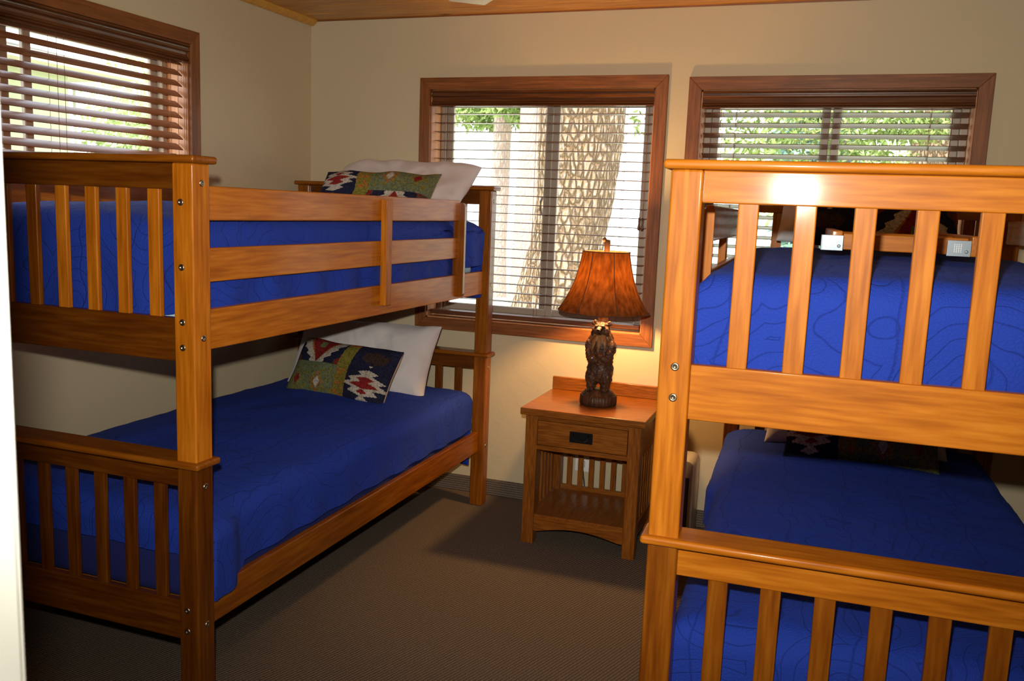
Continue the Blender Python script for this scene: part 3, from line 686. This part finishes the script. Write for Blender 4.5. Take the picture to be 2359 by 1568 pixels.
for ring, (z, r, L, wd, ow, n) in enumerate(((.326, .030, .034, .012, .55, 11), (.312, .038, .052, .013, .38, 11), (.296, .044, .060, .013, .20, 12))):
    for k in range(n):
        a = 2*PI*(k+.5*(ring % 2))/n; lock(a, z+rr.uniform(-.004, .004), r, L*rr.uniform(.75, 1.2), wd*rr.uniform(.8, 1.15), ow)
bmesh.ops.subdivide_edges(bm, edges=bm.edges[:], cuts=1, smooth=.6)
obj('fur_ruff', bm, bark_t, lp, True, math.radians(50))
bm = bmesh.new()
ell((0, -.072, .330), (.007, .005, .005)); obj('nose', bm, black_metal, lp, True)
for s in (-1, 1):
    bm = bmesh.new(); ell((s*.014, -.043, .334), (.0035, .0035, .0035)); obj('eye', bm, black_metal, lp, True)
bm = bmesh.new(); lathe(bm, [(.0005, .30), (.023, .30), (.022, .36), (.021, .395), (.020, .41), (.0005, .412)], 40, fn=ridges); nk = obj('trunk_neck', bm, bark_t, lp, True); nk.location = (0, .012, 0)
bm = bmesh.new(); tube(bm, [(0, .012, .40), (0, .012, .46)], .010, 12); obj('socket', bm, mat('brass', (.6, .42, .15), .3, 1), lp, True)
def shade_material():
    m = bpy.data.materials.new('shade_skin'); m.use_nodes = True; t = m.node_tree; t.nodes.clear()
    o = t.nodes.new('ShaderNodeOutputMaterial'); mx = t.nodes.new('ShaderNodeMixShader'); d_ = t.nodes.new('ShaderNodeBsdfDiffuse'); tl = t.nodes.new('ShaderNodeBsdfTranslucent')
    tc = t.nodes.new('ShaderNodeTexCoord'); mp = t.nodes.new('ShaderNodeMapping'); mp.inputs['Scale'].default_value = (60, 60, 18); n = t.nodes.new('ShaderNodeTexNoise'); n.inputs['Scale'].default_value = 1; n.inputs['Detail'].default_value = 4
    lk(t, tc.outputs['Object'], mp.inputs[0]); lk(t, mp.outputs[0], n.inputs['Vector'])
    r = t.nodes.new('ShaderNodeValToRGB'); r.color_ramp.elements[0].position = .3; r.color_ramp.elements[0].color = (.085, .032, .010, 1); r.color_ramp.elements[1].position = .75; r.color_ramp.elements[1].color = (.20, .085, .03, 1)
    r2 = t.nodes.new('ShaderNodeValToRGB'); r2.color_ramp.elements[0].position = .3; r2.color_ramp.elements[0].color = (.016, .0036, .0003, 1); r2.color_ramp.elements[1].position = .75; r2.color_ramp.elements[1].color = (.042, .0108, .0009, 1)
    lk(t, n.outputs['Fac'], r.inputs[0]); lk(t, n.outputs['Fac'], r2.inputs[0]); lk(t, r.outputs[0], d_.inputs[0]); lk(t, r2.outputs[0], tl.inputs[0])
    mx.inputs[0].default_value = .38; lk(t, d_.outputs[0], mx.inputs[1]); lk(t, tl.outputs[0], mx.inputs[2]); lk(t, mx.outputs[0], o.inputs[0]); return m
shade_m = shade_material()
zb, zt = .402, .655; rb, rt = .196, .100
def shade_r(t): return rt+(rb-rt)*(.42*t+.58*t**2.6)
bm = bmesh.new(); n = 96; rings = []
for k in range(25):
    t_ = k/24; z = zt+(zb-zt)*t_
    def rad(a):
        q = ((a+1.03)*7/(2*PI)) % 1; return shade_r(t_)*(1-.012*(1-abs(2*q-1))-.018*math.sin(PI*q)*(t_ > 0))
    zz = lambda a: z-.002*abs(math.sin((a+1.03)*3.5))*t_**3
    rings.append([bm.verts.new((rad(2*PI*i/n)*math.cos(2*PI*i/n), rad(2*PI*i/n)*math.sin(2*PI*i/n), zz(2*PI*i/n))) for i in range(n)])
for r0, r1 in zip(rings[:-1], rings[1:]):
    for i in range(n): bm.faces.new((r0[i], r1[i], r1[(i+1) % n], r0[(i+1) % n]))
sh = obj('lamp_shade', bm, shade_m, lp, True); sh.location = (0, .012, 0)
seam_m = mat('shade_seam', (.07, .028, .012), .7)
for i in range(7):
    a = 2*PI*i/7-1.03
    bm = bmesh.new(); tube(bm, [((shade_r(k/12)*.998+.0008)*math.cos(a), (shade_r(k/12)*.998+.0008)*math.sin(a), zt+(zb-zt)*k/12) for k in range(13)], .0016, 6)
    s_ = obj('shade_seam', bm, seam_m, sh, True)
for z, r in ((zt, rt), (zb, rb)):
    bm = bmesh.new(); tube(bm, [(r*.99*math.cos(2*PI*k/64), r*.99*math.sin(2*PI*k/64), z-(.002*abs(math.sin((2*PI*k/64+1.03)*3.5)) if z < .5 else 0)) for k in range(65)], .0022, 6, False); obj('shade_trim', bm, seam_m, sh, True)
bm = bmesh.new(); lathe(bm, [(.010, .645), (.012, .660), (.0135, .690), (.012, .704), (.0005, .706)], 30, fn=ridges)
tube(bm, [(.0, 0, .690), (-.010, -.004, .704), (-.016, -.006, .712)], [.008, .0085, .0085], 14)
f_ = obj('finial', bm, bark_t, lp, True); f_.location = (0, .012, 0)
for a in (0, PI):
    bm = bmesh.new(); tube(bm, [(.03*math.cos(a), .012, .43), (.045*math.cos(a), .012, .50), (.035*math.cos(a), .012, .60), (.006*math.cos(a), .012, .648)], .0016, 6); obj('harp', bm, steel, lp, True)
bulb_m = bpy.data.materials.new('bulb_glow'); bulb_m.use_nodes = True
t = bulb_m.node_tree; t.nodes.clear(); bo = t.nodes.new('ShaderNodeOutputMaterial'); ba = t.nodes.new('ShaderNodeAddShader'); bt = t.nodes.new('ShaderNodeBsdfTransparent'); be = t.nodes.new('ShaderNodeEmission')
be.inputs[0].default_value = (1, .62, .25, 1); be.inputs[1].default_value = 3; lk(t, bt.outputs[0], ba.inputs[0]); lk(t, be.outputs[0], ba.inputs[1]); lk(t, ba.outputs[0], bo.inputs[0])
bm = bmesh.new(); lathe(bm, [(.0005, .455), (.012, .46), (.014, .475), (.024, .50), (.029, .525), (.024, .548), (.012, .558), (.0005, .560)], 24, (0, .012)); obj('bulb', bm, bulb_m, lp, True)
bl = lamp('lamp_bulb_light', 'POINT', (LX, LY+.012, LZ+.540), 34, (1, .56, .20), shadow_soft_size=.034)

# power cord of the lamp, wall outlet
cu = bmesh.new(); tube(cu, [(1.618, -.245, .600), (1.585, -.150, .600), (1.570, -.125, .606), (1.56, -.112, .650), (1.545, -.078, .660), (1.53, -.06, .58), (1.50, -.05, .44), (1.475, -.035, .35), (1.50, -.03, .27), (1.505, -.02, .24)], .0028, 8)
tag(obj('power_cord', cu, black_cord, None, True), 'thin black cord hanging behind the nightstand slats to the outlet', 'cord')
ot = empty('wall_outlet', (1.511, -.0005, .24), 0, label='white wall outlet with a plug, seen through the back slats of the nightstand', cat='outlet')
bx('cover_plate', (-.035, -.006, -.055), (.035, 0, .055), white_plastic, ot, .002)
bx('plug', (-.018, -.03, -.03), (.016, -.006, .0), white_plastic, ot, .004)
bm = bmesh.new(); tube(bm, [(1.52, -.035, .222), (1.535, -.055, .16), (1.545, -.045, .06), (1.56, -.06, .02), (1.75, -.05, .008), (1.93, -.09, .006)], .003, 8)
tag(obj('power_cord', bm, black_cord, None, True), 'black plug cord dropping from the outlet towards the floor', 'cord')

# air purifier between the nightstand and the right bed
ap = empty('air_purifier', (1.928, -.30, 0), 0, label='silver framed air purifier with a dark front between nightstand and right bed', cat='air purifier')
bm = bmesh.new(); box(bm, (0, 0, .004), (.148, .17, .385), .0)
es = [ed for ed in bm.edges if abs((ed.verts[0].co-ed.verts[1].co).normalized().y) > .9 and ed.verts[0].co.z > .2]
bmesh.ops.bevel(bm, geom=es, offset=.035, segments=6, profile=.5, affect='EDGES')
es = [ed for ed in bm.edges if ed.calc_face_angle(0) > 1.2]; bmesh.ops.bevel(bm, geom=es, offset=.006, segments=2, profile=.5, affect='EDGES')
obj('housing', bm, silver, ap, True, math.radians(40))
bx('front_grille', (.012, -.006, .03), (.128, .004, .315), dark_panel, ap, .003)

# ceiling fan whose blade tip shows at the top of the frame
fan = empty('ceiling_fan', (1.66, -1.42, 2.135), 0, label='white ceiling fan above the room, one blade tip in view at the top', cat='ceiling fan')
blade_m = mat('fan_white', (.75, .75, .66), .4)
bm = bmesh.new(); lathe(bm, [(.0005, -.06), (.05, -.055), (.09, -.02), (.10, .02), (.09, .06), (.06, .09), (.06, .154), (.0005, .1545)], 32); obj('motor_housing', bm, blade_m, fan, True)
for k in range(4):
    bm = bmesh.new(); box(bm, (.12, -.062, -.004), (.66, .062, .004), .003, 2)
    for v in bm.verts:
        if v.co.x > .5: v.co.x += .35*v.co.y
    bl_ = wn(obj('fan_blade', bm, blade_m, fan, True)); bl_.rotation_euler = (math.radians(4), 0, math.radians(130.5+90*k))
    bm = bmesh.new(); box(bm, (.07, -.018, -.006), (.17, .018, .002), .002, 1); br = obj('blade_bracket', bm, steel, bl_)

# ------------------------------------------------------------------ outdoors
def noisy(name, c0, c1, c2, sc, rough=.9, map_scale=(1, 1, 1), bmp=.0):
    m = mat(name, c1, rough, spec=.1); t = m.node_tree; tc = N(m, 'TexCoord'); mp = N(m, 'Mapping'); mp.inputs['Scale'].default_value = map_scale; lk(t, tc.outputs['Object'], mp.inputs[0])
    n = N(m, 'TexNoise'); n.inputs['Scale'].default_value = sc; n.inputs['Detail'].default_value = 5; lk(t, mp.outputs[0], n.inputs['Vector'])
    r = ramp(m, n.outputs['Fac'], [(.3, c0), (.5, c1), (.7, c2)]); lk(t, r.outputs[0], t.nodes['Principled BSDF'].inputs['Base Color'])
    if bmp: bump(m, n.outputs['Fac'], .8, bmp)
    return m
lawn = noisy('pale_lawn', (.32, .36, .22), (.48, .50, .38), (.62, .60, .50), 3)
bm = bmesh.new(); n = 40
gv = [[bm.verts.new((-40+80*i/n, -14+74*j/n, -.30+.25*noise.noise(Vector((i*.4, j*.4, 0))) if (j > 14 or i < 16) else -.32)) for j in range(n+1)] for i in range(n+1)]
for i in range(n):
    for j in range(n): bm.faces.new((gv[i][j], gv[i+1][j], gv[i+1][j+1], gv[i][j+1]))
g_ = struct('ground', bm, lawn, smooth=True)
def bark_material(name, deep, mid, pale, tan, bd=.05):
    m = mat(name, mid, .9, spec=.1); t = m.node_tree; tc = N(m, 'TexCoord'); mp = N(m, 'Mapping'); mp.inputs['Scale'].default_value = (19, 19, 7.0); lk(t, tc.outputs['Object'], mp.inputs[0])
    nz = N(m, 'TexNoise'); nz.inputs['Scale'].default_value = .8; nz.inputs['Detail'].default_value = 3; lk(t, mp.outputs[0], nz.inputs['Vector'])
    ad = N(m, 'MixRGB', blend_type='ADD'); ad.inputs[0].default_value = .9; lk(t, mp.outputs[0], ad.inputs[1]); lk(t, nz.outputs['Color'], ad.inputs[2])
    v = N(m, 'TexVoronoi', feature='DISTANCE_TO_EDGE'); v.inputs['Scale'].default_value = 1; lk(t, ad.outputs[0], v.inputs['Vector'])
    n2 = N(m, 'TexNoise'); n2.inputs['Scale'].default_value = 3; n2.inputs['Detail'].default_value = 6; lk(t, mp.outputs[0], n2.inputs['Vector'])
    r1 = ramp(m, n2.outputs['Fac'], [(.3, tan), (.5, mid), (.66, pale)])
    r0 = ramp(m, v.outputs['Distance'], [(.0, (0, 0, 0)), (.22, (1, 1, 1))])
    x = N(m, 'MixRGB'); x.inputs[1].default_value = (*deep, 1); lk(t, r0.outputs[0], x.inputs[0]); lk(t, r1.outputs[0], x.inputs[2])
    lk(t, x.outputs[0], t.nodes['Principled BSDF'].inputs['Base Color']); bump(m, r0.outputs[0], 1, bd); return m
bark = bark_material('pine_bark', (.16, .10, .055), (.30, .21, .145), (.42, .33, .27), (.27, .17, .07), .03)
bark2 = bark_material('far_bark', (.40, .29, .25), (.46, .34, .29), (.52, .41, .36), (.42, .29, .23), .012)
needles = noisy('pine_needles', (.12, .19, .05), (.26, .36, .12), (.44, .50, .22), 2.5)
needles_b = noisy('spruce_needles', (.16, .28, .24), (.26, .40, .35), (.36, .50, .44), 2.5)
needles_d = noisy('dark_needles', (.09, .14, .035), (.17, .23, .07), (.34, .34, .14), 1.6)  # darker, yellower needle colour for the boughs outside the right window
leaves = noisy('bright_leaves', (.34, .44, .16), (.48, .58, .28), (.62, .68, .40), 2)
def trunk(path, rad, m, parent, detail=1, amp=.02, seed=0):
    bm = bmesh.new(); nseg = 90*detail; nh = 90*detail; rings = []
    for j in range(nh+1):
        t_ = j/nh*(len(path)-1); i = min(int(t_), len(path)-2); f = t_-i
        c = Vector(path[i]).lerp(Vector(path[i+1]), f); r = rad[i]*(1-f)+rad[i+1]*f
        ring = []
        for k in range(nseg):
            a = 2*PI*k/nseg; q = Vector((math.cos(a)*r*15, math.sin(a)*r*15, c.z*4.2+seed))
            dd = noise.voronoi(q)[0]; e = min(.5, dd[1]-dd[0])
            rr_ = r*(1+.05*noise.noise(Vector((math.cos(a)*1.5, math.sin(a)*1.5, c.z+seed))))-amp+amp*2.4*e
            ring.append(bm.verts.new((c.x+rr_*math.cos(a), c.y+rr_*math.sin(a), c.z)))
        rings.append(ring)
    for r0, r1 in zip(rings[:-1], rings[1:]):
        for k in range(nseg): bm.faces.new((r0[k], r0[(k+1) % nseg], r1[(k+1) % nseg], r1[k]))
    return obj('trunk', bm, m, parent, True)
def tree_empty(name, x, y, label): return empty(name, (x, y, -.35), 0, label=label, cat='tree', group=None)
t1 = tree_empty('pine_tree', .19, 4.42, 'massive pine trunk with furrowed bark close outside the middle window')
trunk([(-.20, 0, 0), (-.20, 0, .35), (-.17, 0, .8), (-.10, 0, 1.4), (-.03, 0, 1.9), (.0, 0, 2.5), (.02, 0, 3.4), (.05, 0, 6)], [.68, .53, .45, .37, .375, .41, .40, .36], bark, t1, 2, .009)
def sprays(parent, m, clusters, size, seed, name='foliage', droop=.3):
    rs = random.Random(seed); bm = bmesh.new()
    for (c, r, n_) in clusters:
        for _ in range(n_):
            d_ = Vector((rs.gauss(0, 1), rs.gauss(0, 1), rs.gauss(0, 1))).normalized()*(rs.random()**.4)
            p = Vector(c)+Vector((d_.x*r[0], d_.y*r[1], d_.z*r[2]))
            ax = Vector((rs.uniform(-1, 1), rs.uniform(-1, 1), rs.uniform(-.9, .3)-droop)).normalized(); sd = ax.cross(Vector((rs.uniform(-1, 1), rs.uniform(-1, 1), rs.uniform(-1, 1)))).normalized()
            L = size*rs.uniform(.6, 1.5); wd = L*.16
            nn = ax.cross(sd)
            a = bm.verts.new(p); b1 = bm.verts.new(p+ax*L*.5+sd*wd); b2 = bm.verts.new(p+ax*L*.5-sd*wd); b3 = bm.verts.new(p+ax*L*.5+nn*wd*.8); c_ = bm.verts.new(p+ax*L)
            bm.faces.new((a, b1, b3)); bm.faces.new((a, b3, b2)); bm.faces.new((b1, c_, b3)); bm.faces.new((b3, c_, b2))
    return obj(name, bm, m, parent)
far = [(-3.62, 12.3, .19, 'slim reddish pine trunk seen left of the massive trunk', 0), (-2.60, 11.0, .22, 'second pale reddish pine trunk, just left of the massive trunk', 0), (3.9, 10.0, .45, 'tan pine trunk behind green boughs outside the right window', 1)]
for i, (x, y, r, lab, k) in enumerate(far):
    t_ = tree_empty('pine_tree', x, y, lab); trunk([(0, 0, 0), (0, 0, 1), (.03, 0, 3), (.05, 0, 7)], [r*1.25, r, r*.92, r*.8], bark2 if k == 0 else bark, t_, 1, .003, i*7)
    if k == 0: sprays(t_, needles, [((-.4+.5*i, .6, 3.9), (1.3, .8, .55), 2600), ((.3, .8, 5.0), (1.8, 1.2, .9), 2400)], .17, 10+i)
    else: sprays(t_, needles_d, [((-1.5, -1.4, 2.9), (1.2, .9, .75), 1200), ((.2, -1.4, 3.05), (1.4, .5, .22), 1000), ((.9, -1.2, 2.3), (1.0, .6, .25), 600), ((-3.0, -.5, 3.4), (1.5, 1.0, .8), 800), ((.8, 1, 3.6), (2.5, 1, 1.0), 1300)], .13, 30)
t_ = tree_empty('spruce_tree', 2.65, 14.5, 'blue green spruce boughs at the right edge of the middle window')
trunk([(0, 0, 0), (0, 0, 6)], [.2, .12], bark2, t_, 1, .01)
sprays(t_, needles_b, [((-.3-.05*k, 0, 1.3+.45*k), (.95-.06*k, .9, .13), 330) for k in range(9)], .32, 55)
t_ = tree_empty('leafy_tree', -.6, 17.5, 'pale sunlit tree far outside the right window'); trunk([(0, 0, 0), (0, 0, 4)], [.25, .18], bark2, t_, 1, .01)
t_.location = (2.2, 18.5, -.35)
sprays(t_, leaves, [((0, 0, 3.2), (2.6, 1.5, 1.6), 1500)], .3, 61)
for i, (x, y, h, lab) in enumerate(((-9.6, 9.6, 2.5, 'bright leafy tree outside the left wall window, right of the neighbouring house'), (-14.5, 15.0, 3.9, 'tall leafy tree far behind the neighbouring house'))):
    t_ = tree_empty('leafy_tree', x, y, lab); trunk([(0, 0, 0), (.1, 0, 2), (.0, .1, 3.5)], [.2, .15, .12], bark2, t_, 1, .01, i)
    k = 1+.5*i; sprays(t_, leaves, [((0, 0, h), (1.3*k, 1.25*k, 1.2*k), 2600), ((.3, -.1, h-1.3*k), (1.1*k, 1.1*k, .7*k), 1300)], .18, 70+i)
# neighbouring house
hs = empty('house', (-9.0, 4.0, -.35), 0, label='pale sided neighbouring house with overhanging eave beyond the left window', cat='house')
siding = mat('pale_siding', (.36, .40, .24), .7); t = siding.node_tree; tc = N(siding, 'TexCoord'); wv = N(siding, 'TexWave'); wv.bands_direction = 'Z'; wv.inputs['Scale'].default_value = 2.2; lk(t, tc.outputs['Object'], wv.inputs['Vector']); bump(siding, wv.outputs['Fac'], .4, .02)
bx('walls', (-6, -7, 0), (0, 3.1, 3.62), siding, hs, 0)
bx('eave', (-6.4, -7.4, 3.62), (.55, 4.1, 3.76), mat('soffit', (.55, .50, .38), .7), hs, 0)
bm = bmesh.new(); prism(bm, [(-7.4, 3.76), (4.1, 3.76), (-1.35, 3.85)], 0, -6.4, .5); obj('roof', bm, mat('roof_shingle', (.2, .19, .18), .9), hs)
for k in range(6): bx('porch_post', (-1.0, 3.2+k*.19, 0), (-.93, 3.29+k*.19, 3.62 if k == 5 else 3.05), white_plastic, hs, 0)
bx('porch_rail', (-1.0, 3.15, 2.98), (-.94, 4.2, 3.06), white_plastic, hs, 0)
